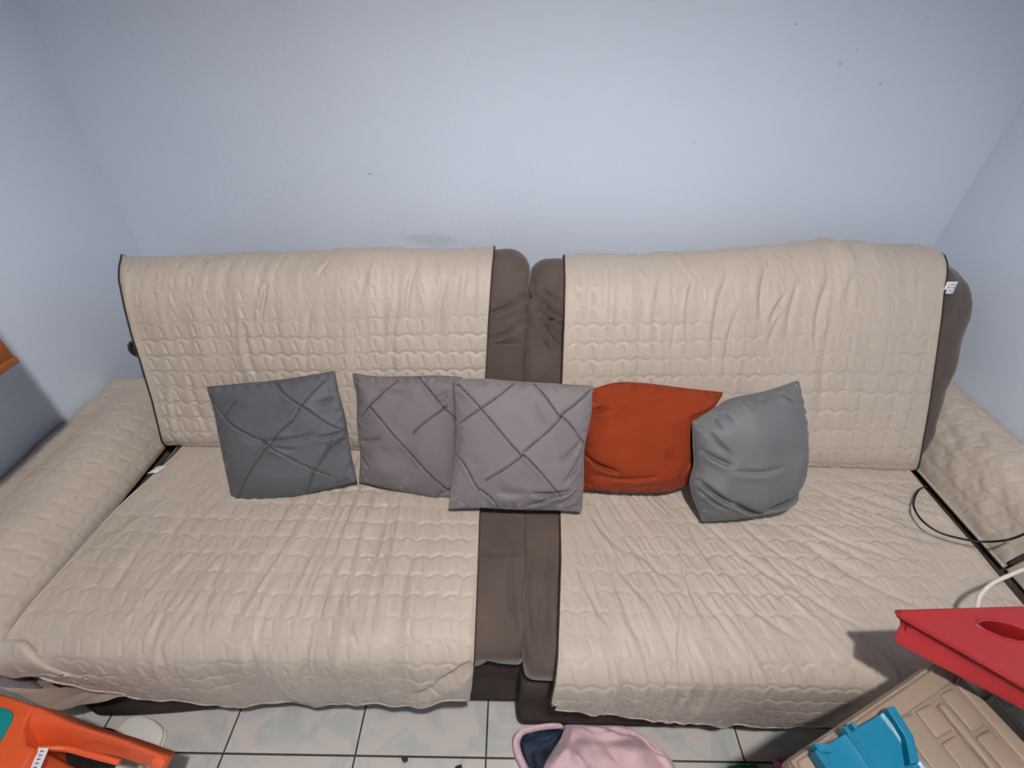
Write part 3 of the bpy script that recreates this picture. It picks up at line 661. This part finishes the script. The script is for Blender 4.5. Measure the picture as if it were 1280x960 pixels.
for p in (P1, P2, P3):
    q = p + (cen - p) * .14
    ft = p + (cen - p) * (.02)
    w = .02
    V = []; 
    for (c_, z, ww) in ((ft, .0, .016), (q, TZ - .02, .026)):
        V += [(c_[0] - ww, c_[1] - ww, z), (c_[0] + ww, c_[1] - ww, z), (c_[0] + ww, c_[1] + ww, z), (c_[0] - ww, c_[1] + ww, z)]
    lo = mesh('leg', V, [[3, 2, 1, 0], [4, 5, 6, 7], [0, 1, 5, 4], [1, 2, 6, 5], [2, 3, 7, 6], [3, 0, 4, 7]], 'red', rs, smooth=False); fixn(lo)
# white cable rising from behind the stool
wc = [at(1216, 775, .52), at(1221, 760, .55), at(1226, 744, .57), at(1240, 730, .585), at(1260, 720, .60), at(1290, 708, .63), at(1310, 702, .63)]
tag(tube('white_cable', wc, .0042, 'whitecord'), 'white cable curving up behind the red stool', 'cable')

# ---------------------------------------------------------------- taupe storage box
BZ = .60
A0 = at(985, 948, BZ)[:2]; A1 = at(1166, 826, BZ)[:2]; A1b = at(1196, 836, BZ)[:2]; A2 = at(1286, 930, BZ)[:2]
dirb = (A2 - A1b) / np.linalg.norm(A2 - A1b)
A1c = A1b + dirb * .0
A3 = A1b + dirb * .36; A4 = A0 + dirb * .36 + np.array([0, 0])
bx = empty('storage_box', ((A0[0] + A3[0]) / 2, (A0[1] + A3[1]) / 2, 0), 'taupe plastic storage box with a panelled lid under the blue toy', 'storage box')
mid = (A0 + A3) / 2
def shr(p, f): return tuple(mid + (np.array(p) - mid) * f)
def off(poly, d):
    """inset polygon by d metres"""
    poly = [np.array(p, float) for p in poly]; n_ = len(poly); c = sum(poly) / n_; out = []
    L = []
    for i in range(n_):
        a, b = poly[i], poly[(i + 1) % n_]; t = (b - a) / np.linalg.norm(b - a); nn = np.array([-t[1], t[0]])
        if (c - a) @ nn < 0: nn = -nn
        L.append((a + nn * d, t))
    for i in range(n_):
        (p, r), (q, s) = L[i - 1], L[i]
        k = np.cross(np.append(q - p, 0), np.append(s, 0))[2] / np.cross(np.append(r, 0), np.append(s, 0))[2]; out.append(p + r * k)
    return out
lidp = [A0, A1, A1b, A3, A4]
prism('bin_body', [tuple(p) for p in off(lidp, .022)], .0, BZ - .03, 'taupe', bx, bevel=.012)
prism('lid', [tuple(p) for p in lidp], BZ - .045, BZ - .006, 'taupe', bx, bevel=.01, seg=4)
# raised frame and panel blocks moulded in the lid, laid out along the two edges of the lid
prism('lid_rim', [tuple(p) for p in off(lidp, .003)], BZ - .012, BZ - .0005, 'taupe', bx, bevel=.003)
O = at(1190, 857, BZ)[:2]; E1 = at(1110, 898, BZ)[:2] - O; E2 = at(1282, 962, BZ)[:2] - O
l1 = np.linalg.norm(E1); l2 = np.linalg.norm(E2); E1 /= l1; E2 /= l2
def blk(a0, a1, b0, b1, zt=BZ + .004, nm='lid_panel', bev=.004):
    g = .003
    pts = [O + E1 * (a0 + g) + E2 * (b0 + g), O + E1 * (a1 - g) + E2 * (b0 + g), O + E1 * (a1 - g) + E2 * (b1 - g), O + E1 * (a0 + g) + E2 * (b1 - g)]
    prism(nm, [tuple(p) for p in pts], BZ - .011, zt, 'taupe', bx, bevel=bev)
# border strips
def blkpoly(pp, zt=BZ + .004, nm='lid_panel'):
    prism(nm, [tuple(p) for p in pp], BZ - .011, zt, 'taupe', bx, bevel=.004)
o1 = O + E2 * 0
inn = off(lidp, .008)
blkpoly([inn[0], inn[1], inn[2], O - E2 * .004 + E1 * -.012, inn[0] + dirb * .026], nm='lid_border')
blkpoly([inn[2] + E2 * .004, inn[3], O + E2 * .33 - E1 * .006, O - E1 * .006 - E2 * .002], nm='lid_border')
blk(0, .040, 0, .062); blk(0, .040, .062, .135); blk(0, .040, .135, .21)
blk(.040, .062, .010, .30, BZ + .008, 'lid_ridge', .005)
blk(.062, .105, 0.004, .05); blk(.062, .105, .05, .125); blk(.062, .105, .125, .2)
blk(.105, .150, 0.004, .09); blk(.150, .195, .0, .07); blk(.105, .150, .09, .2)

# ---------------------------------------------------------------- blue toy (stepped chute with a flared end)
BT = BZ + .026
def bp3(px, py, z): return at(px, py, z)
bt_ = empty('blue_plastic_toy', tuple(at(1085, 935, BZ + .012)), 'bright blue plastic toy trough with ribs and a flared end on the storage box', 'toy')
ea = (at(1110, 886, BT) - at(1020, 936, BT)); La = np.linalg.norm(ea[:2]); ea = ea / La
eb = (at(1100, 955, BT) - at(1068, 910, BT)); eb[2] = 0; eb /= np.linalg.norm(eb); ea[2] = 0; ea /= np.linalg.norm(ea)
OB = at(1020, 938, BT)
# profile along ea: (distance, height)
prof = [(-.004, .010), (.004, .004), (.010, -.004), (.016, -.006), (.045, -.006), (.050, -.003), (.052, .003), (.057, .003), (.060, -.004), (.066, -.006), (.074, -.003), (.08, -.006), (.108, -.006), (.113, -.003), (.116, .002)]
prof = np.array(prof); prof[:, 0] *= La / .125; prof[:, 1] *= .55
Cb = prof; Wb = .15
g = []
ts = np.linspace(0, 1, 24)
for t in ts:
    row = []
    for (d_, h_) in Cb:
        skew = 0
        row.append(OB + ea * d_ + eb * (t * Wb + skew) + np.array([0, 0, h_ - .018 * (t ** 2) * .0]))
    g.append(row)
g = np.array(g)
V = np.vstack([g.reshape(-1, 3), (g - np.array([0, 0, 1]) * 0 + np.array([0, 0, -.024])).reshape(-1, 3)])
a_n, b_n = g.shape[:2]
F = gridfaces(a_n, b_n) + gridfaces(a_n, b_n, off=a_n * b_n, flip=True)
per = [i * b_n for i in range(a_n)] + [(a_n - 1) * b_n + j for j in range(1, b_n)] + [i * b_n + b_n - 1 for i in range(a_n - 2, -1, -1)] + list(range(b_n - 2, 0, -1))
for k in range(len(per)):
    p, q = per[k], per[(k + 1) % len(per)]; F.append([q, p, p + a_n * b_n, q + a_n * b_n])
o = mesh('trough', V, F, 'cyan', bt_); fixn(o)
try: o.data.set_sharp_from_angle(angle=math.radians(30))
except Exception: pass
# flared end: bent collar standing proud at the far right
cl = [at(1118, 882, BT + .012), at(1142, 919, BT + .012), at(1150, 953, BT + .012)]
ci_ = [at(x, y, BT + .012) - np.array([0, 0, .012]) for x, y in ((1109, 885), (1132, 921), (1138, 955))]
def band(name, top, inner, zb, parent, m):
    n_ = len(top); V = []; F = []
    for a_, b_ in zip(top, inner):
        w_ = a_ - b_; V += [tuple(a_), tuple(b_ + np.array([0, 0, .012])), (b_[0], b_[1], b_[2] - .02), (a_[0], a_[1], zb)]
    for k in range(n_ - 1):
        for j in range(4): F.append([k * 4 + j, k * 4 + (j + 1) % 4, (k + 1) * 4 + (j + 1) % 4, (k + 1) * 4 + j])
    F.append([0, 1, 2, 3]); F.append([(n_ - 1) * 4 + j for j in (3, 2, 1, 0)])
    o = mesh(name, V, F, m, parent, smooth=False); fixn(o)
    mod = o.modifiers.new('b', 'BEVEL'); mod.width = .0015; mod.segments = 2
    return o
band('flared_collar', cl, ci_, BZ + .013, bt_, 'cyan')
for d_, w_ in ((.052, .007), (.064, .006)):
    c0 = OB + ea * (d_ * La / .125) - eb * .004
    V = []
    q0 = [c0 - ea * w_ / 2 - eb * .004, c0 + ea * w_ / 2 - eb * .004, c0 + ea * w_ / 2 + eb * .006, c0 - ea * w_ / 2 + eb * .006]
    prism('lug', [tuple(q[:2]) for q in q0], BT - .02, BT + .008, 'cyan', bt_, bevel=.001)
# lifted corner at the near-left end
V0 = [at(1017, 929, BT + .012), at(1036, 929, BT + .006), at(1040, 941, BT), at(1024, 941, BT + .002)]
prism('end_lip', [tuple(q[:2]) for q in V0], BT - .01, BT, 'cyan', bt_, bevel=.001, top=[BT + .012, BT + .006, BT + .002, BT + .004])

# ---------------------------------------------------------------- clear plastic tub beside the storage box
cp0 = at(1243, 868, .42); cp1 = at(1300, 935, .42)
dc = (cp1 - cp0); dc /= np.linalg.norm(dc); nc = np.array([dc[1] * -1, dc[0], 0]) * 1
if nc[0] < 0: nc = -nc
ctb = empty('clear_plastic_tub', (float(cp0[0] + .1), float(cp0[1]), 0), 'clear plastic tub squeezed between the storage box and the sofa, under the red stool', 'tub')
def wallp(lo_, hi_, nm):
    prism(nm, lo_, 0.0, hi_, 'clear', ctb, bevel=.001)
c0 = cp0[:2]; nx2 = nc[:2]; dx2 = dc[:2]
outer = [c0, c0 + dx2 * .30, c0 + dx2 * .30 + nx2 * .10, c0 + nx2 * .10]
ins_ = [p for p in off([np.array(p) for p in outer], .0025)]
V = [(p[0], p[1], 0) for p in outer] + [(p[0], p[1], .42) for p in outer] + [(p[0], p[1], .42) for p in ins_] + [(p[0], p[1], .003) for p in ins_]
F = [[3, 2, 1, 0], [12, 13, 14, 15]]
for k in range(4):
    j = (k + 1) % 4; F += [[k, j, 4 + j, 4 + k], [4 + k, 4 + j, 8 + j, 8 + k], [8 + k, 8 + j, 12 + j, 12 + k]]
o = mesh('tub_wall', V, F, 'clear', ctb, smooth=False); fixn(o)
rp = [(p[0], p[1], .42) for p in outer]
for k_, rr_ in ((.0, .0035), (-.012, .0025)):
    tube('tub_rim', [np.array(rp[0]) + [0, 0, k_], (np.array(rp[0]) + np.array(rp[1])) / 2 + [0, 0, k_], np.array(rp[1]) + [0, 0, k_]], rr_, 'clear', ctb)

# ---------------------------------------------------------------- orange toy
OZ = .36
ot = empty('orange_plastic_toy', (-1.05, .30, 0), 'orange plastic ride-on toy with a teal inset and a sticker on the floor', 'ride-on toy')
def A3_(L): return [at(x, y, z) for x, y, z in L]
body_px = [(-60, 848), (0, 867), (22, 874), (44, 882), (36, 893), (29, 905), (31, 930), (44, 934), (26, 968), (-60, 968)]
bt2 = [at(x, y, OZ)[:2] for x, y in body_px]
prism('body', [tuple(p) for p in bt2], .10, OZ, 'orange', ot, bevel=.007, seg=3)
# tapering arm: crest, upper edge, lower edge, running down to a round cap
K = 44
crest = cr([at(42, 883, .357), at(90, 905, .34), at(150, 925, .315), at(205, 946, .29)], n=K)
uppr = crest + np.array([0, .004, -.012])
low = cr([at(29, 930, .315), at(85, 934, .29), at(140, 941, .272), at(196, 958, .262)], n=K)
Vr = []
for k in range(K):
    c_, l_ = crest[k], low[k]
    m_ = (c_ + l_) / 2 + np.array([0, 0, .010])
    ub = uppr[k] + np.array([0, .012, -.05 * (1 - k / K) - .02]); lb = l_ + np.array([0, -.002, -.012])
    Vr.append([c_, c_ * .7 + m_ * .3 + [0, 0, .002], m_, l_ + [0, 0, .004], l_ + [0, -.004, -.002], lb, (lb + ub) / 2 + [0, .0, -.015], ub, uppr[k]])
Vr = np.array(Vr); n9 = Vr.shape[1]
F = gridfaces(K, n9, True); F.append(list(range(n9))); F.append([(K - 1) * n9 + j for j in range(n9)][::-1])
o = mesh('arm', Vr.reshape(-1, 3), F, 'orange', ot); fixn(o)
cc_ = (crest[-1] + low[-1]) / 2
dirv = crest[-1] - crest[-6]; dirv /= np.linalg.norm(dirv)
capo = tube('end_cap', [cc_ - dirv * .012, cc_ + dirv * .006, cc_ + dirv * .016], .0135, 'orange', ot, 20, .002, taper=lambda t: 1 if t < .75 else math.sqrt(max(1 - ((t - .75) / .25) ** 2, .3)))
# raised band along the arch and the arch itself
arch = [at(31, 966, .335), at(46, 938, .33), at(62, 935, .32), at(85, 936, .305), at(112, 943, .295), at(150, 953, .28)]
tube('arch_rim', arch, .006, 'orange', ot, 10)
# legs to the floor
for (px, py, z) in ((-40, 900, .12), (0, 955, .12), (-40, 965, .12)):
    q = at(px, py, .3); prism('leg', [(q[0] - .02, q[1] - .02), (q[0] + .02, q[1] - .02), (q[0] + .02, q[1] + .02), (q[0] - .02, q[1] + .02)], 0, .14, 'orange', ot, bevel=.006)
wc_ = at(92, 985, .11)
filler_ring = [(wc_[0] + .075 * math.cos(a), wc_[1] + .075 * math.sin(a)) for a in np.linspace(0, 2 * math.pi, 40, endpoint=False)]
tube('arch_dark_filler', [wc_ + np.array([-.03, 0, 0]), wc_ + np.array([-.024, 0, 0]), wc_ + np.array([.024, 0, 0]), wc_ + np.array([.03, 0, 0])], .11, 'black', ot, 48, .004, taper=lambda t: 1 - .06 * abs(2 * t - 1) ** 4)  # black drum added to darken the opening under the arch
tl = [at(x, y, OZ + .004)[:2] for x, y in [(-50, 878), (0, 884), (9, 886), (16, 891), (15, 899), (1, 924), (-12, 945), (-50, 945)]]
o = prism('teal_inset', [tuple(p) for p in tl], OZ - .01, OZ + .007, 'teal', ot, bevel=.004); tag(o, 'teal inset')
stk = [at(52, 936, .337), at(64, 937, .334), at(52, 966, .337), at(40, 966, .339)]
n_s = np.array([0, 0, .009])
o = mesh('sticker', [tuple(p + n_s) for p in stk] + [tuple(p + n_s - np.array([0, 0, .001])) for p in stk], [[0, 1, 2, 3], [7, 6, 5, 4], [0, 4, 5, 1], [1, 5, 6, 2], [2, 6, 7, 3], [3, 7, 4, 0]], 'tag', ot, smooth=False); fixn(o); tag(o, 'white sticker with faint blue print')
pr = []; Fp = []
for k in range(5):
    t0 = .12 + k * .17
    L0 = stk[0] * (1 - t0) + stk[3] * t0; R0 = stk[1] * (1 - t0) + stk[2] * t0; t1 = t0 + .07; L1 = stk[0] * (1 - t1) + stk[3] * t1; R1 = stk[1] * (1 - t1) + stk[2] * t1
    z_ = n_s + np.array([0, 0, .0006]); b0 = len(pr)
    pr += [tuple(L0 * .7 + R0 * .3 + z_), tuple(L0 * .3 + R0 * .7 + z_), tuple(L1 * .35 + R1 * .65 + z_), tuple(L1 * .7 + R1 * .3 + z_)]; Fp.append([b0, b0 + 1, b0 + 2, b0 + 3])
mesh('sticker_print', pr, Fp, 'ink', o, smooth=False)

# ---------------------------------------------------------------- white things on the floor
w1 = [at(x, y, .028)[:2] for x, y in [(143, 914), (150, 904), (160, 896), (170, 893), (180, 894), (193, 900), (202, 908), (203, 917), (199, 928), (192, 938), (178, 936), (160, 928), (146, 921)]]
c_ = sum(w1) / len(w1)
w_ = empty('white_plastic_case', (float(c_[0]), float(c_[1]), 0), 'small rounded white plastic case on the tiles beyond the orange toy', 'case')
prism('dish_top', [tuple(p) for p in w1], .008, .028, 'white', w_, bevel=.006, seg=4)
prism('dish_base', [tuple(c_ + (p - c_) * 1.03) for p in w1], 0, .010, 'white', w_, bevel=.002)
w2 = [at(x, y, .05)[:2] for x, y in [(104, 968), (112, 951), (128, 945), (150, 946), (172, 952), (180, 960), (182, 990), (110, 990)]]
prism('white_plastic_dish', [tuple(p) for p in w2], 0, .05, 'white', None, bevel=.012, seg=4)
tag(bpy.data.objects['white_plastic_dish'], 'white rounded plastic dish under the arm of the orange toy', 'dish')

# ---------------------------------------------------------------- pink hooded jacket
jk = empty('pink_jacket', tuple(at(755, 945, 0)), 'pink hooded jacket with navy lining crumpled on the floor against the sofa', 'jacket')
top_px = [(664, 1010), (672, 962), (690, 935), (702, 912), (710, 898), (718, 896), (736, 900), (752, 901), (768, 899), (790, 905), (812, 918), (832, 934), (844, 946), (858, 985), (862, 1030), (840, 1075), (780, 1095), (710, 1080), (672, 1050)]
NJ, MJ = 130, 90
outl = cr(np.array(top_px, float), n=NJ, closed=True); outl = np.vstack([outl, outl[:1]])
cb_ = np.array([760., 1000.])
s_ = np.linspace(0, 1, MJ)[None, :]
qx = outl[:, None, 0] * (1 - s_) + cb_[0] * s_; qy = outl[:, None, 1] * (1 - s_) + cb_[1] * s_
hz = .015 + .075 * np.clip(1 - (1 - s_) ** 2.4, 0, 1) ** .6 * (1 + 0 * qx)
hz += .016 * fbm(qx / 48 + qy / 90, qy / 34 - qx / 90, 17, 2) * sstep(0, .2, s_)
hz += segs(qx, qy, [(745, 905, 800, 915, 3, -.012), (790, 905, 838, 938, 2.6, .014), (800, 912, 836, 946, 2.4, -.014), (755, 930, 775, 958, 5, -.012), (712, 945, 730, 962, 4, .014), (690, 960, 720, 905, 5, .010), (735, 905, 760, 912, 2.5, .010), (820, 925, 842, 958, 3, .010), (740, 925, 790, 920, 8, -.010)]) * sstep(0, .06, s_)
hz = np.maximum(hz, .004)
rr = np.stack([qx - 640, 480 - qy, np.full(qx.shape, -577.)], -1) @ R.T
Pj = np.array([0, 0, H]) + rr * ((.05 - H) / rr[..., 2])[..., None]
Pj[..., 2] = hz
skirt = Pj[:, :1].copy(); skirt[..., 2] = .001
Pj = np.concatenate([skirt, Pj], 1)
sheet('jacket_body', Pj, 'pink', jk, .004)
# hood: pink band around a navy hollow
rim_px = [(700, 904, .075), (685, 904, .066), (664, 908, .058), (648, 914, .052), (643, 925, .048), (646, 942, .046), (655, 960, .045), (664, 984, .045)]
rim = [at(x, y, z) for x, y, z in rim_px]
inn_px = [(704, 910, .070), (686, 911, .052), (668, 914, .044), (654, 919, .04), (650, 928, .036), (653, 943, .034), (661, 960, .032), (672, 984, .03)]
inn_ = [at(x, y, z) for x, y, z in inn_px]
Kc = 60; rc = cr(rim, n=Kc); ic = cr(inn_, n=Kc)
hb = []
for k in range(Kc):
    a0_, b0_ = rc[k], ic[k]; out_ = a0_ - (b0_ - a0_) * .25
    hb.append([np.array([out_[0], out_[1], .001]), out_ + [0, 0, -.012], a0_, (a0_ + b0_) / 2 + [0, 0, .006 + .002 * math.sin(k * .9)], b0_, b0_ + [0, 0, -.01]])
sheet('hood_band', np.array(hb), 'pink', jk, .003)
nl = []
ctr = np.array([at(690, 950, .012), ] * Kc)
right = cr([at(706, 908, .074), at(700, 922, .06), at(690, 938, .05), at(680, 955, .045), at(672, 985, .04)], n=Kc)
for k in range(Kc):
    row = []
    for t in np.linspace(0, 1, 26):
        p = ic[k] * (1 - t) + right[k] * t; dpt = -.03 * math.sin(math.pi * t) ** .8
        row.append(p + np.array([0, 0, dpt + .006 * float(fbm(np.array(k * .12), np.array(t * 5.), 77, 3)) * math.sin(math.pi * t) - .004]))
    nl.append(row)
nl = np.array(nl); nl[..., 2] = np.maximum(nl[..., 2], .004)
o = sheet('hood_lining', nl, 'navy', jk, .002); tag(o, 'navy lining inside the hood')

# ---------------------------------------------------------------- small floor litter
def chip(name, pts, h, m, label, cat, group=None):
    o = prism(name, [tuple(at(x, y, h)[:2]) for x, y in pts], 0, h, m, None, bevel=min(.0015, h / 3)); tag(o, label, cat, group); return o
chip('lint_scrap', [(501, 947), (510, 947), (510, 951), (506, 954), (503, 952)], .004, 'black', 'black scrap of lint touching the grout line left of the jacket', 'scrap')
chip('dark_crumb', [(568, 960), (570, 957), (577, 955), (578, 960), (577, 966), (570, 966)], .006, 'black', 'black crumb on the tile nearest the pink jacket', 'scrap')
gb = chip('green_toy_strip', [(911, 958), (925, 955), (936, 956), (944, 954), (949, 959), (944, 965), (925, 966), (912, 964)], .018, 'green', 'green plastic toy strip on the tiles left of the pink toy piece', 'toy')
gc = at(975, 958, .012)
o = ellipsoid('pink_toy_piece', (gc[0], gc[1], .014), (.016, .016, .014), 'magenta', None, f=lambda U, W: 1 + .12 * np.sin(3 * W) * np.sin(U)); tag(o, 'small round pink toy piece on the floor by the storage box', 'toy')

# ---------------------------------------------------------------- wooden wall cabinet, left edge of the view
p_ = .345
cx = XL + p_
crn = atx(22, 446, cx)
cab = empty('wooden_wall_cabinet', (XL + p_ / 2, crn[1] - .35, crn[2]), 'orange-brown wooden wall cabinet, only its lower corner showing by the left wall', 'cabinet')
Yc, Zc = crn[1], crn[2]
box('cabinet_body', (XL + .001, Yc - .7, Zc + .003), (cx - .022, Yc - .003, Zc + .9), 'wood', cab, .003)
# door: frame and panel
box('door_frame', (cx - .022, Yc - .7, Zc), (cx - .004, Yc, Zc + .05), 'wood', cab, .004)
box('door_frame', (cx - .022, Yc - .05, Zc + .05), (cx - .004, Yc, Zc + .9), 'wood', cab, .004)
box('door_frame', (cx - .022, Yc - .7, Zc + .05), (cx - .004, Yc - .65, Zc + .9), 'wood', cab, .004)
box('door_frame', (cx - .022, Yc - .65, Zc + .85), (cx - .004, Yc - .05, Zc + .9), 'wood', cab, .004)
box('door_panel', (cx - .022, Yc - .65, Zc + .05), (cx - .014, Yc - .05, Zc + .85), 'wood', cab, .002)
box('bottom_rail', (XL + .001, Yc - .7, Zc - .012), (cx, Yc + .0, Zc + .004), 'wood', cab, .003)

# ---------------------------------------------------------------- ceiling lamp
LP = (.14, -.13, 2.45)
lamp = empty('ceiling_lamp', (LP[0], LP[1], ZC), 'white ceiling lamp with an open shade above the viewer', 'lamp')
th = np.linspace(0, 2 * math.pi, 48, endpoint=False)
def lathe(name, prof, m, parent, c):
    V = np.array([[(c[0] + r * math.cos(t), c[1] + r * math.sin(t), z) for t in th] for r, z in prof])
    o = mesh(name, V.reshape(-1, 3), gridfaces(len(prof), 48, True), m, parent); fixn(o); return o
lathe('lamp_base', [(.001, ZC), (.05, ZC), (.05, ZC - .02), (.02, ZC - .03), (.001, ZC - .03)], 'lampshade', lamp, LP)
RO = .145
lathe('lamp_shade', [(.02, ZC - .03), (.06, ZC - .035), (.10, ZC - .05), (.125, ZC - .09), (RO, 2.372), (RO - .002, 2.372), (.121, ZC - .088), (.098, ZC - .052), (.06, ZC - .038), (.02, ZC - .033)], 'lampshade', lamp, LP)
l = bpy.data.lights.new('lamp_bulb', 'POINT'); l.energy = 132; l.shadow_soft_size = .035; l.color = (1.0, .965, .96)
lo = bpy.data.objects.new('lamp_bulb', l); COL.objects.link(lo); lo.location = LP
# weak added fill light behind the viewer, with no visible source
l2_ = bpy.data.lights.new('rear_fill_light', 'AREA'); l2_.shape = 'RECTANGLE'; l2_.size = 1.4; l2_.size_y = 1.6; l2_.energy = 3; l2_.color = (.95, .97, 1.0)
lo2 = bpy.data.objects.new('rear_fill_light', l2_); COL.objects.link(lo2); lo2.location = (.1, YF + .05, 1.4); lo2.rotation_euler = (math.radians(90), 0, 0)

w = bpy.data.worlds.new('room_world'); SC.world = w; w.use_nodes = True; w.node_tree.nodes['Background'].inputs[0].default_value = (.5, .5, .5, 1); w.node_tree.nodes['Background'].inputs[1].default_value = .1

# ---------------------------------------------------------------- camera
from mathutils import Matrix
cam = bpy.data.cameras.new('camera'); co = bpy.data.objects.new('camera', cam); COL.objects.link(co)
cam.sensor_width = 36; cam.lens = 36 * 577 / 1280; cam.clip_start = .02
Mx = Matrix([list(R[0]) + [0], list(R[1]) + [0], list(R[2]) + [H], [0, 0, 0, 1]])
co.matrix_world = Mx
SC.camera = co
SC.view_settings.view_transform = 'Standard'; SC.view_settings.look = 'None'; SC.view_settings.exposure = 0; SC.view_settings.gamma = 1
SC.view_settings.use_curve_mapping = False
